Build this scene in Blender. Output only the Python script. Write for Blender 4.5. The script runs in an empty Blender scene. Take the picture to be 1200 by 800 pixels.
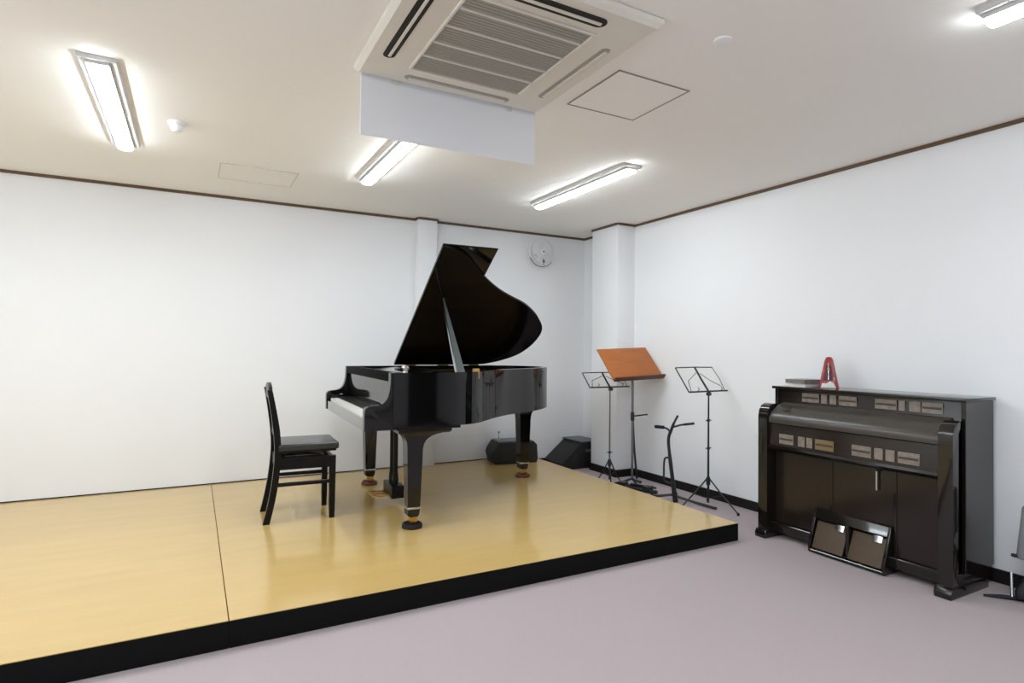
import bpy, bmesh, math, random
from mathutils import Vector, Matrix

random.seed(4)
sc = bpy.context.scene
COL = sc.collection

# ------------------------------------------------------------------ camera
CAM_H = 1.25
F_PX, YAW, ROLL, PITCH = 687.89, 0.49749, 0.00897, 0.01315
F0 = Vector((math.sin(YAW), math.cos(YAW), 0)); R0 = Vector((math.cos(YAW), -math.sin(YAW), 0)); U0 = Vector((0, 0, 1))
FW = math.cos(PITCH) * F0 + math.sin(PITCH) * U0
UP = math.cos(PITCH) * U0 - math.sin(PITCH) * F0
RC = math.cos(ROLL) * R0 + math.sin(ROLL) * UP
UC = math.cos(ROLL) * UP - math.sin(ROLL) * R0
cam_data = bpy.data.cameras.new('camera')
cam_data.sensor_width = 36.0
cam_data.lens = F_PX / 1200.0 * 36.0
cam_data.clip_start = 0.02
cam = bpy.data.objects.new('camera', cam_data)
M4 = Matrix((RC, UC, -FW)).transposed().to_4x4()
M4.translation = Vector((0, 0, CAM_H))
cam.matrix_world = M4
COL.objects.link(cam)
sc.camera = cam

# ------------------------------------------------------------------ world, exposure
w = bpy.data.worlds.new('world'); sc.world = w; w.use_nodes = True
w.node_tree.nodes['Background'].inputs[0].default_value = (0.8, 0.9, 1.0, 1)
w.node_tree.nodes['Background'].inputs[1].default_value = 0.3
sc.view_settings.view_transform = 'Standard'
sc.view_settings.look = 'None'
sc.view_settings.gamma = 1.0
sc.view_settings.use_curve_mapping = False
sc.view_settings.exposure = 0.25
LAMP_STRENGTH = 44.0
FILL_STRENGTH = 3.0

# ------------------------------------------------------------------ materials
def srgb(r, g, b):
    f = lambda c: (c / 255 / 12.92) if c / 255 <= 0.04045 else ((c / 255 + 0.055) / 1.055) ** 2.4
    return (f(r), f(g), f(b), 1)

def mat(name, col, rough=0.5, metal=0.0, coat=0.0, spec=0.5, emit=None, var=0.0, scale=8.0, bump=0.0, bscale=60.0, stretch=None, trans=0.0, alpha=1.0, coat_rough=0.03):
    m = bpy.data.materials.new(name); m.use_nodes = True
    nt = m.node_tree; b = nt.nodes['Principled BSDF']
    b.inputs['Base Color'].default_value = col
    b.inputs['Roughness'].default_value = rough
    b.inputs['Metallic'].default_value = metal
    b.inputs['Coat Weight'].default_value = coat
    b.inputs['Coat Roughness'].default_value = coat_rough
    b.inputs['Specular IOR Level'].default_value = spec
    b.inputs['Transmission Weight'].default_value = trans
    b.inputs['Alpha'].default_value = alpha
    if emit:
        b.inputs['Emission Color'].default_value = emit[0]; b.inputs['Emission Strength'].default_value = emit[1]
    if var or bump:
        tc = nt.nodes.new('ShaderNodeTexCoord'); mp = nt.nodes.new('ShaderNodeMapping')
        nt.links.new(tc.outputs['Object'], mp.inputs['Vector'])
        if stretch: mp.inputs['Scale'].default_value = stretch
    if var:
        n = nt.nodes.new('ShaderNodeTexNoise'); n.inputs['Scale'].default_value = scale; n.inputs['Detail'].default_value = 5
        nt.links.new(mp.outputs['Vector'], n.inputs['Vector'])
        r = nt.nodes.new('ShaderNodeValToRGB')
        r.color_ramp.elements[0].position = 0.3; r.color_ramp.elements[1].position = 0.7
        r.color_ramp.elements[0].color = tuple(c * (1 - var) for c in col[:3]) + (1,)
        r.color_ramp.elements[1].color = tuple(min(1, c * (1 + var)) for c in col[:3]) + (1,)
        nt.links.new(n.outputs['Fac'], r.inputs['Fac']); nt.links.new(r.outputs['Color'], b.inputs['Base Color'])
    if bump:
        n2 = nt.nodes.new('ShaderNodeTexNoise'); n2.inputs['Scale'].default_value = bscale; n2.inputs['Detail'].default_value = 3
        nt.links.new(mp.outputs['Vector'], n2.inputs['Vector'])
        bp = nt.nodes.new('ShaderNodeBump'); bp.inputs['Strength'].default_value = bump; bp.inputs['Distance'].default_value = 0.004
        nt.links.new(n2.outputs['Fac'], bp.inputs['Height']); nt.links.new(bp.outputs['Normal'], b.inputs['Normal'])
    return m

M = {}
M['wall'] = mat('white_wallpaper', srgb(240, 240, 241), 0.85, bump=0.08, bscale=120, var=0.006, scale=3)
M['ceiling'] = mat('ceiling_board', srgb(247, 244, 238), 0.9, bump=0.08, bscale=150)
M['carpet'] = mat('mauve_carpet', srgb(179, 166, 167), 0.98, spec=0.1, var=0.06, scale=220, bump=0.5, bscale=400)
M['trim'] = mat('brown_trim', srgb(96, 72, 48), 0.5, var=0.15, scale=20)
M['base'] = mat('dark_baseboard', srgb(28, 23, 21), 0.5, spec=0.25)
M['deck'] = mat('yellow_stage_board', srgb(205, 172, 108), 0.20, coat=0.3, coat_rough=0.10, var=0.035, scale=5, stretch=(0.4, 3, 1))
M['black_board'] = mat('black_stage_board', srgb(10, 10, 11), 0.6, spec=0.15)
M['lacquer'] = mat('black_lacquer', (0.003, 0.003, 0.003, 1), 0.06)
M['lacquer_gloss'] = mat('black_gloss_lacquer', (0.004, 0.004, 0.004, 1), 0.05, coat=1.0)
M['lacquer_soft'] = mat('black_satin', (0.004, 0.0037, 0.0034, 1), 0.3, spec=0.22)
M['lacquer_in'] = mat('dark_lid_underside', (0.004, 0.0035, 0.003, 1), 0.14, spec=0.13)
M['prop'] = mat('grey_prop_stick', srgb(66, 70, 69), 0.3)
M['matte'] = mat('matte_black', (0.004, 0.004, 0.004, 1), 0.7, spec=0.05)
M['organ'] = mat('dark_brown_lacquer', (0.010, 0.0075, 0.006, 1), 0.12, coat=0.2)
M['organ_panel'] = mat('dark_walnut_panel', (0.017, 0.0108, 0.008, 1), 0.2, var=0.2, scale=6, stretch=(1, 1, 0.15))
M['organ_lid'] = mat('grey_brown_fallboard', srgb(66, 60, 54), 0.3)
M['treadle'] = mat('treadle_brown', srgb(74, 57, 37), 0.55, var=0.12, scale=20)
M['ivory'] = mat('ivory_keys', srgb(238, 236, 228), 0.25)
M['ebony'] = mat('ebony_keys', (0.012, 0.008, 0.006, 1), 0.3)
M['gold'] = mat('bronze_plate', srgb(150, 112, 60), 0.4, metal=0.7)
M['sound'] = mat('soundboard_spruce', srgb(160, 118, 72), 0.4)
M['felt'] = mat('red_felt', srgb(120, 32, 30), 0.95)
M['brass'] = mat('brass', srgb(205, 165, 95), 0.28, metal=1.0)
M['chrome'] = mat('chrome', srgb(205, 207, 210), 0.18, metal=1.0)
M['steel'] = mat('grey_steel', srgb(120, 121, 122), 0.35, metal=0.8)
M['black_metal'] = mat('black_metal', srgb(24, 24, 25), 0.4)
M['black_rubber'] = mat('black_rubber', srgb(16, 16, 16), 0.7)
M['cup_brown'] = mat('brown_caster_cup', srgb(92, 52, 24), 0.45)
M['seat'] = mat('black_seat_leather', srgb(46, 47, 46), 0.24, bump=0.15, bscale=180)
M['desk_wood'] = mat('orange_brown_wood', srgb(170, 98, 42), 0.5, var=0.10, scale=10, stretch=(0.6, 4, 4))
M['desk_edge'] = mat('dark_wood_edge', srgb(84, 42, 20), 0.45)
M['ac'] = mat('ac_plastic', srgb(225, 220, 208), 0.45)
M['ac_grille'] = mat('ac_grey_grille', srgb(160, 157, 148), 0.6)
M['ac_line'] = mat('ac_grille_rib', srgb(214, 211, 203), 0.5)
M['ac_slot'] = mat('ac_dark_slot', srgb(26, 22, 19), 0.7)
M['white_board'] = mat('white_deflector', srgb(240, 241, 243), 0.55)
M['white_plastic'] = mat('white_plastic', srgb(238, 238, 236), 0.4)
M['lamp_base'] = mat('lamp_white_metal', srgb(205, 204, 201), 0.5)
M['diffuser'] = mat('lamp_diffuser', (0.9, 0.9, 0.9, 1), 0.5, emit=((0.855, 0.938, 1.0, 1), LAMP_STRENGTH))
M['window_pane'] = mat('frosted_daylight_pane', (0.8, 0.85, 0.9, 1), 0.4, emit=((0.78, 0.9, 1.0, 1), FILL_STRENGTH))
M['alu'] = mat('window_aluminium', srgb(190, 190, 188), 0.4, metal=0.6)
M['door'] = mat('dark_brown_door', srgb(48, 36, 30), 0.5, var=0.1, scale=8)
M['gap_light'] = mat('panel_gap_light', srgb(196, 192, 184), 0.9)
M['gap'] = mat('panel_gap', srgb(150, 140, 128), 0.9)
M['case'] = mat('black_case_vinyl', srgb(22, 22, 23), 0.55, bump=0.2, bscale=200)
M['case_top'] = mat('grey_case_top', srgb(88, 92, 96), 0.4, var=0.2, scale=16)
M['red'] = mat('red_metronome_plastic', srgb(150, 44, 48), 0.25, coat=0.3)
M['red_dark'] = mat('dark_red_window', srgb(104, 30, 34), 0.2)
M['book_blue'] = mat('grey_blue_cover', srgb(142, 150, 152), 0.6)
M['paper'] = mat('paper', srgb(232, 230, 224), 0.8)
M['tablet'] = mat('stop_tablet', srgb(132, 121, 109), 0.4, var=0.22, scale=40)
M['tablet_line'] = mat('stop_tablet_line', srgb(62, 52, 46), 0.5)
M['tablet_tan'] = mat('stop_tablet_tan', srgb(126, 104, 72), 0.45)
M['grey_panel'] = mat('grey_partition_fabric', srgb(122, 124, 125), 0.8)
M['fan_mesh'] = mat('fan_guard_wire', srgb(235, 235, 233), 0.4)
M['fan_grey'] = mat('fan_grey', srgb(120, 120, 120), 0.5)
M['fan_blade'] = mat('fan_blade', srgb(240, 241, 242), 0.35, alpha=1.0)

# ------------------------------------------------------------------ mesh helpers
def obj(name, bm, m, parent=None, smooth=True, angle=35):
    me = bpy.data.meshes.new(name)
    bmesh.ops.recalc_face_normals(bm, faces=bm.faces)
    bm.to_mesh(me); bm.free()
    if isinstance(m, str): m = M[m]
    me.materials.append(m)
    if smooth:
        for p in me.polygons: p.use_smooth = True
        me.set_sharp_from_angle(angle=math.radians(angle))
    o = bpy.data.objects.new(name, me); COL.objects.link(o)
    if parent is not None: o.parent = parent
    return o

def thing(name, label, cat, loc=(0, 0, 0), rz=0.0, group=None):
    o = bpy.data.objects.new(name, None); COL.objects.link(o)
    o.empty_display_size = 0.1
    o.location = loc; o.rotation_euler = (0, 0, rz)
    o['label'] = label; o['category'] = cat
    if group: o['group'] = group
    return o

def tag(o, label, cat, group=None):
    o['label'] = label; o['category'] = cat
    if group: o['group'] = group
    return o

def struct(o, label, cat):
    o['kind'] = 'structure'; o['label'] = label; o['category'] = cat
    return o

def box(bm, lo, hi, bev=0.0, seg=2):
    vs = [bm.verts.new((x, y, z)) for x in (lo[0], hi[0]) for y in (lo[1], hi[1]) for z in (lo[2], hi[2])]
    fs = [(0, 1, 3, 2), (4, 6, 7, 5), (0, 4, 5, 1), (2, 3, 7, 6), (0, 2, 6, 4), (1, 5, 7, 3)]
    faces = [bm.faces.new([vs[i] for i in f]) for f in fs]
    if bev:
        es = list({e for f in faces for e in f.edges})
        bmesh.ops.bevel(bm, geom=es, offset=bev, segments=seg, affect='EDGES', profile=0.6)
    return bm

def bx(lo, hi, bev=0.0, seg=2):
    return box(bmesh.new(), lo, hi, bev, seg)

def prism(bm, pts, axis, a, b, bev=0.0):
    """polygon pts in the plane normal to axis, extruded from a to b"""
    def P(p, t):
        if axis == 0: return (t, p[0], p[1])
        if axis == 1: return (p[0], t, p[1])
        return (p[0], p[1], t)
    v0 = [bm.verts.new(P(p, a)) for p in pts]; v1 = [bm.verts.new(P(p, b)) for p in pts]
    n = len(pts)
    fs = [bm.faces.new(v0), bm.faces.new(list(reversed(v1)))]
    for i in range(n): fs.append(bm.faces.new([v0[i], v1[i], v1[(i + 1) % n], v0[(i + 1) % n]]))
    if bev:
        es = list(set(fs[0].edges) | set(fs[1].edges))
        bmesh.ops.bevel(bm, geom=es, offset=bev, segments=2, affect='EDGES', profile=0.6)
    return bm

def tube(bm, pts, r, n=10, caps=True):
    pts = [Vector(p) for p in pts]
    rs = r if isinstance(r, (list, tuple)) else [r] * len(pts)
    rings = []; ref = None
    for i, p in enumerate(pts):
        if i == 0: t = pts[1] - p
        elif i == len(pts) - 1: t = p - pts[i - 1]
        else: t = (pts[i + 1] - p).normalized() + (p - pts[i - 1]).normalized()
        t.normalize()
        if ref is None:
            ref = Vector((0, 0, 1)) if abs(t.z) < 0.9 else Vector((1, 0, 0))
        a = t.cross(ref)
        if a.length < 1e-4: a = t.cross(Vector((0.3, 1, 0.2)))
        a.normalize(); bb = t.cross(a); ref = -bb if bb.dot(ref) < 0 else bb
        bb = ref
        a = bb.cross(t).normalized()
        rings.append([bm.verts.new(p + (a * math.cos(2 * math.pi * k / n) + bb * math.sin(2 * math.pi * k / n)) * rs[i]) for k in range(n)])
    for i in range(len(rings) - 1):
        for k in range(n):
            bm.faces.new([rings[i][k], rings[i][(k + 1) % n], rings[i + 1][(k + 1) % n], rings[i + 1][k]])
    if caps:
        bm.faces.new(rings[0]); bm.faces.new(list(reversed(rings[-1])))
    return bm

def tb(pts, r, n=10): return tube(bmesh.new(), pts, r, n)

def lathe(bm, prof, c=(0, 0, 0), n=24, axis=2):
    """prof: list of (radius, height)"""
    rings = []
    for (r, h) in prof:
        ring = []
        for k in range(n):
            a = 2 * math.pi * k / n
            q = (r * math.cos(a), r * math.sin(a), h)
            if axis == 1: q = (q[0], q[2], q[1])
            if axis == 0: q = (q[2], q[0], q[1])
            ring.append(bm.verts.new((c[0] + q[0], c[1] + q[1], c[2] + q[2])))
        rings.append(ring)
    for i in range(len(rings) - 1):
        for k in range(n):
            bm.faces.new([rings[i][k], rings[i][(k + 1) % n], rings[i + 1][(k + 1) % n], rings[i + 1][k]])
    if prof[0][0] > 1e-5: bm.faces.new(rings[0])
    if prof[-1][0] > 1e-5: bm.faces.new(list(reversed(rings[-1])))
    bmesh.ops.remove_doubles(bm, verts=bm.verts, dist=1e-6)
    return bm

def lt(prof, c=(0, 0, 0), n=24, axis=2): return lathe(bmesh.new(), prof, c, n, axis)

def loft(bm, secs):
    """secs: list of (z, x0, x1, y0, y1) rectangular sections"""
    rings = [[bm.verts.new(q) for q in ((x0, y0, z), (x1, y0, z), (x1, y1, z), (x0, y1, z))] for (z, x0, x1, y0, y1) in secs]
    for i in range(len(rings) - 1):
        for k in range(4): bm.faces.new([rings[i][k], rings[i][(k + 1) % 4], rings[i + 1][(k + 1) % 4], rings[i + 1][k]])
    bm.faces.new(rings[0]); bm.faces.new(list(reversed(rings[-1])))
    return bm

def catmull(pts, n=6):
    out = []
    for i in range(len(pts) - 1):
        p0 = pts[max(0, i - 1)]; p1 = pts[i]; p2 = pts[i + 1]; p3 = pts[min(len(pts) - 1, i + 2)]
        for k in range(n):
            t = k / n
            out.append(tuple(0.5 * (2 * p1[j] + (p2[j] - p0[j]) * t + (2 * p0[j] - 5 * p1[j] + 4 * p2[j] - p3[j]) * t * t + (-p0[j] + 3 * p1[j] - 3 * p2[j] + p3[j]) * t ** 3) for j in range(len(p1))))
    out.append(tuple(pts[-1]))
    return out

# ------------------------------------------------------------------ room shell
XL, XR, YF, YB, ZC = -2.75, 3.888, -2.3, 5.454, 2.51
ZS, YS, XS = 0.114, 2.711, 3.181           # stage top, front edge, right edge

T = 0.1
struct(obj('floor', bx((XL, YF, -T), (XR, YB, 0)), 'carpet'), 'mauve grey carpet floor of the practice room', 'floor')
struct(obj('ceiling', bx((XL - T, YF - T, ZC), (XR + T, YB + T, ZC + T)), 'ceiling'), 'off-white ceiling with lamps and air conditioner', 'ceiling')
wb = struct(obj('wall_back', bx((XL - T, YB, -T), (XR + T, YB + T, ZC)), 'wall'), 'white wall behind the stage and grand piano', 'wall')
wr = struct(obj('wall_right', bx((XR, YF, -T), (XR + T, YB, ZC)), 'wall'), 'white wall behind the reed organ and music stands', 'wall')
WY0, WY1, WZ0, WZ1 = 0.6, 3.4, 0.95, 2.15
bm = bx((XL - T, YF, -T), (XL, WY0, ZC)); box(bm, (XL - T, WY1, -T), (XL, YB, ZC)); box(bm, (XL - T, WY0, -T), (XL, WY1, WZ0)); box(bm, (XL - T, WY0, WZ1), (XL, WY1, ZC))
struct(obj('wall_left', bm, 'wall'), 'white wall at the far left of the room', 'wall')
wn = thing('window_1', 'wide frosted daylight window in the left wall', 'window', (XL - 0.05, (WY0 + WY1) / 2, WZ0)); wn['kind'] = 'structure'  # window added out of view; its panes give cool light from the left
hw, hh = (WY1 - WY0) / 2, WZ1 - WZ0
bm = bx((-0.03, -hw, 0), (0.03, hw, 0.04)); box(bm, (-0.03, -hw, hh - 0.04), (0.03, hw, hh)); box(bm, (-0.03, -hw, 0.04), (0.03, -hw + 0.04, hh - 0.04)); box(bm, (-0.03, hw - 0.04, 0.04), (0.03, hw, hh - 0.04))
obj('window_frame', bm, 'alu', wn)
for k in range(4):
    a0 = -hw + 0.04 + k * (2 * hw - 0.08) / 4; a1 = a0 + (2 * hw - 0.08) / 4
    obj('window_pane', bx((-0.006, a0 + 0.018, 0.058), (0.0, a1 - 0.018, hh - 0.058)), 'window_pane', wn)
    sb_ = bx((-0.015, a0, 0.04), (0.015, a0 + 0.018, hh - 0.04)); box(sb_, (-0.015, a1 - 0.018, 0.04), (0.015, a1, hh - 0.04)); box(sb_, (-0.015, a0 + 0.018, 0.04), (0.015, a1 - 0.018, 0.058)); box(sb_, (-0.015, a0 + 0.018, hh - 0.058), (0.015, a1 - 0.018, hh - 0.04))
    obj('sash', sb_, 'alu', wn)
struct(obj('wall_front', bx((XL - T, YF - T, -T), (XR + T, YF, ZC)), 'wall'), 'white wall behind the photographer', 'wall')
dr = thing('door_1', 'dark brown door in the wall behind the photographer', 'door', (3.36, YF, 0)); dr['kind'] = 'structure'  # door added out of view so the piano side reflects something dark
bm = bx((-0.50, 0.0, 0), (-0.45, 0.03, 2.06)); box(bm, (0.45, 0.0, 0), (0.50, 0.03, 2.06)); box(bm, (-0.45, 0.0, 2.02), (0.45, 0.03, 2.06))
obj('door_frame', bm, 'base', dr)
dl = obj('door_leaf', bx((-0.447, 0.0, 0.006), (0.447, 0.02, 2.017)), 'door', dr)
obj('door_handle', tb([(-0.38, 0.02, 0.98), (-0.38, 0.055, 0.98), (-0.28, 0.055, 0.98)], 0.009, 8), 'chrome', dl)
# shallow pillar of the back wall and the pillar on the right wall
PB = (1.884, 2.072, 5.365); PR = (3.672, 4.590, 5.010)
struct(obj('wall_pillar', bx((PB[0], PB[2], ZS + 0.0005), (PB[1], YB, ZC), 0.004), 'wall'), 'shallow white pillar on the back wall behind the piano lid', 'wall')
obj('pillar', bx((PR[0], PR[1], 0), (XR + .01, PR[2], ZC), 0.004), 'wall', wr)
# crown trim following the walls and pillars
TH, TD = 0.022, 0.014
def trim_run(name, pts, inward, label):
    bm = bmesh.new()
    for (a, b), d in zip(zip(pts[:-1], pts[1:]), inward):
        lo = [min(a[0], b[0]), min(a[1], b[1])]; hi = [max(a[0], b[0]), max(a[1], b[1])]
        if d[0] < 0: lo[0] -= TD
        if d[0] > 0: hi[0] += TD
        if d[1] < 0: lo[1] -= TD
        if d[1] > 0: hi[1] += TD
        if d[0]: lo[1] -= 0; hi[1] += 0
        box(bm, (lo[0], lo[1], ZC - TH), (hi[0], hi[1], ZC), 0.002, 1)
    return struct(obj(name, bm, 'trim'), label, 'trim')
trim_run('trim_1', [(XL, YB), (PB[0], YB), (PB[0], PB[2]), (PB[1], PB[2]), (PB[1], YB), (XR, YB)],
         [(0, -1), (-1, 0), (0, -1), (1, 0), (0, -1)], 'thin brown moulding under the ceiling on the back wall')
trim_run('trim_2', [(XR, YB), (XR, PR[2]), (PR[0], PR[2]), (PR[0], PR[1]), (XR, PR[1]), (XR, YF)],
         [(-1, 0), (0, 1), (-1, 0), (0, -1), (-1, 0)], 'thin brown moulding under the ceiling on the right wall')
trim_run('trim_3', [(XL, YF), (XL, YB)], [(1, 0)], 'thin brown moulding under the ceiling on the left wall')
# baseboards
BH = 0.073
bm = bmesh.new()
box(bm, (XR - 0.012, YF, 0), (XR, PR[1], BH)); box(bm, (PR[0] - 0.012, PR[1] - 0.012, 0), (PR[0], PR[2] + 0.012, BH))
box(bm, (PR[0], PR[1] - 0.012, 0), (XR, PR[1], BH)); box(bm, (PR[0], PR[2], 0), (XR, PR[2] + 0.012, BH)); box(bm, (XR - 0.012, PR[2] + 0.012, 0), (XR, YB, BH))
struct(obj('baseboard_right', bm, 'base'), 'dark brown skirting along the right wall', 'baseboard')
bm = bmesh.new()
box(bm, (XS + .004, YB - 0.012, 0), (XR - 0.012, YB, BH))
struct(obj('baseboard_back', bm, 'base'), 'dark skirting on the back wall right of the stage', 'baseboard')
# ceiling access hatches: frame and lid set flush
def hatch(name, x0, x1, y0, y1, g, label, m='gap'):
    t = thing(name, label, 'ceiling hatch', ((x0 + x1) / 2, (y0 + y1) / 2, ZC))
    hx, hy = (x1 - x0) / 2, (y1 - y0) / 2
    bm = bmesh.new()
    box(bm, (-hx, -hy, -0.004), (hx, -hy + g, 0)); box(bm, (-hx, hy - g, -0.004), (hx, hy, 0))
    box(bm, (-hx, -hy + g, -0.004), (-hx + g, hy - g, 0)); box(bm, (hx - g, -hy + g, -0.004), (hx, hy - g, 0))
    obj('frame', bm, m, t)
    obj('hatch_panel', bx((-hx + g, -hy + g, -0.002), (hx - g, hy - g, 0)), 'ceiling', t)
hatch('ceiling_hatch', 1.665, 2.098, 2.078, 2.50, 0.007, 'square access hatch with thin dark outline right of the air conditioner')
hatch('ceiling_hatch', 0.145, 0.655, 4.47, 4.88, 0.004, 'faint rectangular ceiling panel near the back wall left of the air conditioner', 'gap_light')

# ------------------------------------------------------------------ stage
st = thing('stage', 'low platform with glossy yellow board top and black front edge', 'stage', (0, 0, 0))
SEAM = 0.147
obj('platform_base', bx((XL, YS + 0.006, 0), (XS - 0.006, YB - 0.004, ZS - 0.012)), 'black_board', st)
obj('deck_panel', bx((XL, YS, ZS - 0.012), (SEAM - 0.0018, YB - 0.005, ZS), 0.0015, 1), 'deck', st)
obj('deck_panel', bx((SEAM + 0.0018, YS, ZS - 0.012), (XS, YB - 0.005, ZS), 0.0015, 1), 'deck', st)
obj('front_fascia', bx((XL, YS - 0.004, 0), (SEAM - 0.001, YS + 0.006, ZS - 0.003)), 'black_board', st)
obj('front_fascia', bx((SEAM + 0.001, YS - 0.004, 0), (XS + 0.004, YS + 0.006, ZS - 0.003)), 'black_board', st)
obj('side_fascia', bx((XS - 0.006, YS + 0.006, 0), (XS + 0.004, YB - 0.005, ZS - 0.003)), 'black_board', st)
struct(obj('trim_4', bx((XL, YB - 0.0045, ZS + 0.0005), (XS, YB - 0.0005, ZS + 0.008)), 'base'), 'thin dark line where the stage meets the back wall', 'trim')  # dark strip put in for the shade in the joint

# ------------------------------------------------------------------ ceiling lamps
def lamp(x, y0, y1, label, group=None):
    yc = (y0 + y1) / 2; hl = (y1 - y0) / 2
    t = thing('ceiling_lamp', label, 'ceiling lamp', (x, yc, ZC), 0, group)
    obj('lamp_base', prism(bmesh.new(), [(-0.077, 0), (0.077, 0), (0.075, -0.016), (0.070, -0.020), (-0.070, -0.020), (-0.075, -0.016)], 1, -hl, hl, 0.002), 'lamp_base', t)
    obj('lamp_channel', bx((-0.045, -hl + 0.01, -0.036), (0.045, hl - 0.01, -0.018), 0.001, 1), 'lamp_base', t)
    pr = [(-0.043, -0.0355), (0.043, -0.0355), (0.040, -0.043), (0.031, -0.050), (0.012, -0.055), (-0.012, -0.055), (-0.031, -0.050), (-0.040, -0.043)]
    obj('diffuser', prism(bmesh.new(), pr, 1, -hl + 0.012, hl - 0.012, 0.006), 'diffuser', t)
    return t
LY = ((3.09, 4.34), (-0.18, 1.07))
lamp(-0.385, *LY[0], 'lit batten lamp at upper left with its white base visible')
lamp(1.115, *LY[0], 'lit batten lamp partly behind the white deflector board')
lamp(2.60, *LY[0], 'lit batten lamp nearest the corner of the two walls')
lamp(2.57, *LY[1], 'lit batten lamp at the top right edge of the photo')
lamp(1.115, *LY[1], 'lit batten lamp above the photographer')
lamp(-0.385, *LY[1], 'lit batten lamp behind left of the photographer')
lamp(-1.88, *LY[0], 'lit batten lamp over the left end of the stage')
lamp(-1.88, *LY[1], 'lit batten lamp farthest back on the left')

# ------------------------------------------------------------------ air conditioner
ACX, ACY = 1.085, 2.15
ac = thing('air_conditioner', 'square ceiling cassette air conditioner with grey grille and slots', 'air conditioner', (ACX, ACY, ZC))
S = 0.475
# fascia: frame ring in four boards around the grille opening, each with its slot recess
gx, gy = 0.275, 0.315
zf0, zf1 = -0.034, 0.0
def frame_board(x0, y0, x1, y1):
    obj('fascia_panel', bx((x0, y0, zf0), (x1, y1, zf1), 0.004, 2), 'ac', ac)
obj('fascia_panel', loft(bmesh.new(), [(-0.002, -S, S, gy - 0.0, S), (-0.02, -S + .002, S - .002, gy, S - .002), (-0.034, -S + 0.02, S - 0.02, gy, S - 0.02)]), 'ac', ac)
obj('fascia_panel', loft(bmesh.new(), [(-0.002, -S, S, -S, -gy), (-0.02, -S + .002, S - .002, -S + .002, -gy), (-0.034, -S + 0.02, S - 0.02, -S + 0.02, -gy)]), 'ac', ac)
obj('fascia_panel', loft(bmesh.new(), [(-0.002, -S, -gx, -gy, gy), (-0.02, -S + .002, -gx, -gy, gy), (-0.034, -S + 0.02, -gx, -gy, gy)]), 'ac', ac)
obj('fascia_panel', loft(bmesh.new(), [(-0.002, gx, S, -gy, gy), (-0.02, gx, S - .002, -gy, gy), (-0.034, gx, S - 0.02, -gy, gy)]), 'ac', ac)
obj('grille_frame', (lambda b: (box(b, (-gx, -gy, -0.042), (gx, -gy + 0.012, -0.01), .002, 1), box(b, (-gx, gy - 0.012, -0.042), (gx, gy, -0.01), .002, 1),
    box(b, (-gx, -gy + .012, -0.042), (-gx + 0.012, gy - .012, -0.01), .002, 1), box(b, (gx - 0.012, -gy + .012, -0.042), (gx, gy - .012, -0.01), .002, 1), b)[-1])(bmesh.new()), 'ac', ac)
gr = obj('grille', bx((-gx + 0.012, -gy + 0.012, -0.034), (gx - 0.012, gy - 0.012, -0.02)), 'ac_grille', ac)
bm = bmesh.new()
for k in range(34):
    y = -gy + 0.025 + k * (2 * gy - 0.05) / 33
    box(bm, (-gx + 0.014, y - 0.0072, -0.0365), (gx - 0.014, y + 0.0072, -0.034))
so = obj('louvre_slats', bm, 'ac_grille', gr, smooth=False); so['kind'] = 'stuff'
for yy in (-0.225, -0.095, 0.04, 0.163):
    obj('grille_rib', bx((-gx + 0.014, yy - 0.006, -0.042), (gx - 0.014, yy + 0.006, -0.0365)), 'ac_line', gr)
def slot(cx, cy, along_y, L, wd, closed=False):
    n = 10
    def cap(L, wd):
        pts = []
        for k in range(n + 1):
            a = -math.pi / 2 + math.pi * k / n; pts.append((L / 2 - wd / 2 + wd / 2 * math.cos(a), wd / 2 * math.sin(a)))
        for k in range(n + 1):
            a = math.pi / 2 + math.pi * k / n; pts.append((-L / 2 + wd / 2 + wd / 2 * math.cos(a), wd / 2 * math.sin(a)))
        return pts
    f = (lambda p: (cx + p[1], cy + p[0])) if along_y else (lambda p: (cx + p[0], cy + p[1]))
    s_ = obj('air_outlet', prism(bmesh.new(), [f(p) for p in cap(L, wd)], 2, -0.0365, -0.03), 'ac_slot' if not closed else 'ac_grille', ac)
    # swing flap lying in the slot
    q = [(-L / 2 + .02, -wd * 0.06), (L / 2 - .02, -wd * 0.06), (L / 2 - .02, wd * 0.16 if not closed else wd * .34), (-L / 2 + .02, wd * 0.16 if not closed else wd * .34)]
    obj('outlet_flap', prism(bmesh.new(), [f(p) for p in q], 2, -0.041, -0.0366), 'ac', s_)
slot(-0.383, 0.0, True, 0.53, 0.05)
slot(0.0, -0.383, False, 0.53, 0.06)
slot(0.383, 0.02, True, 0.53, 0.042, True)
slot(0.0, 0.395, False, 0.53, 0.042, True)
# air deflector board hanging from the far side
df = thing('air_deflector', 'plain white board hanging below the air conditioner', 'air deflector', (1.10, 2.637, 2.51))
obj('deflector_board', bx((-0.455, -0.004, -0.300), (0.455, 0.004, -0.012), 0.002, 1), 'white_board', df)
for s in (-0.3, 0.3):
    obj('bracket', bx((s - 0.015, -0.011, -0.046), (s + 0.015, -0.004, -0.002), 0.002, 1), 'ac', df)

# small ceiling devices
t = thing('smoke_detector', 'white dome detector on the ceiling between the two left lamps', 'detector', (-0.098, 3.80, ZC))
obj('detector_base', lt([(0.046, 0), (0.046, -0.010), (0.04, -0.018)]), 'white_plastic', t)
obj('detector_dome', lt([(0.034, -0.018), (0.031, -0.04), (0.02, -0.054), (0.0, -0.056)]), 'white_plastic', t)
t = thing('ceiling_sensor', 'small flat white disc on the ceiling right of the air conditioner', 'sensor', (1.869, 1.674, ZC))
obj('sensor_disc', lt([(0.036, 0), (0.036, -0.007), (0.026, -0.012), (0, -0.013)]), 'white_plastic', t)

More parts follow.
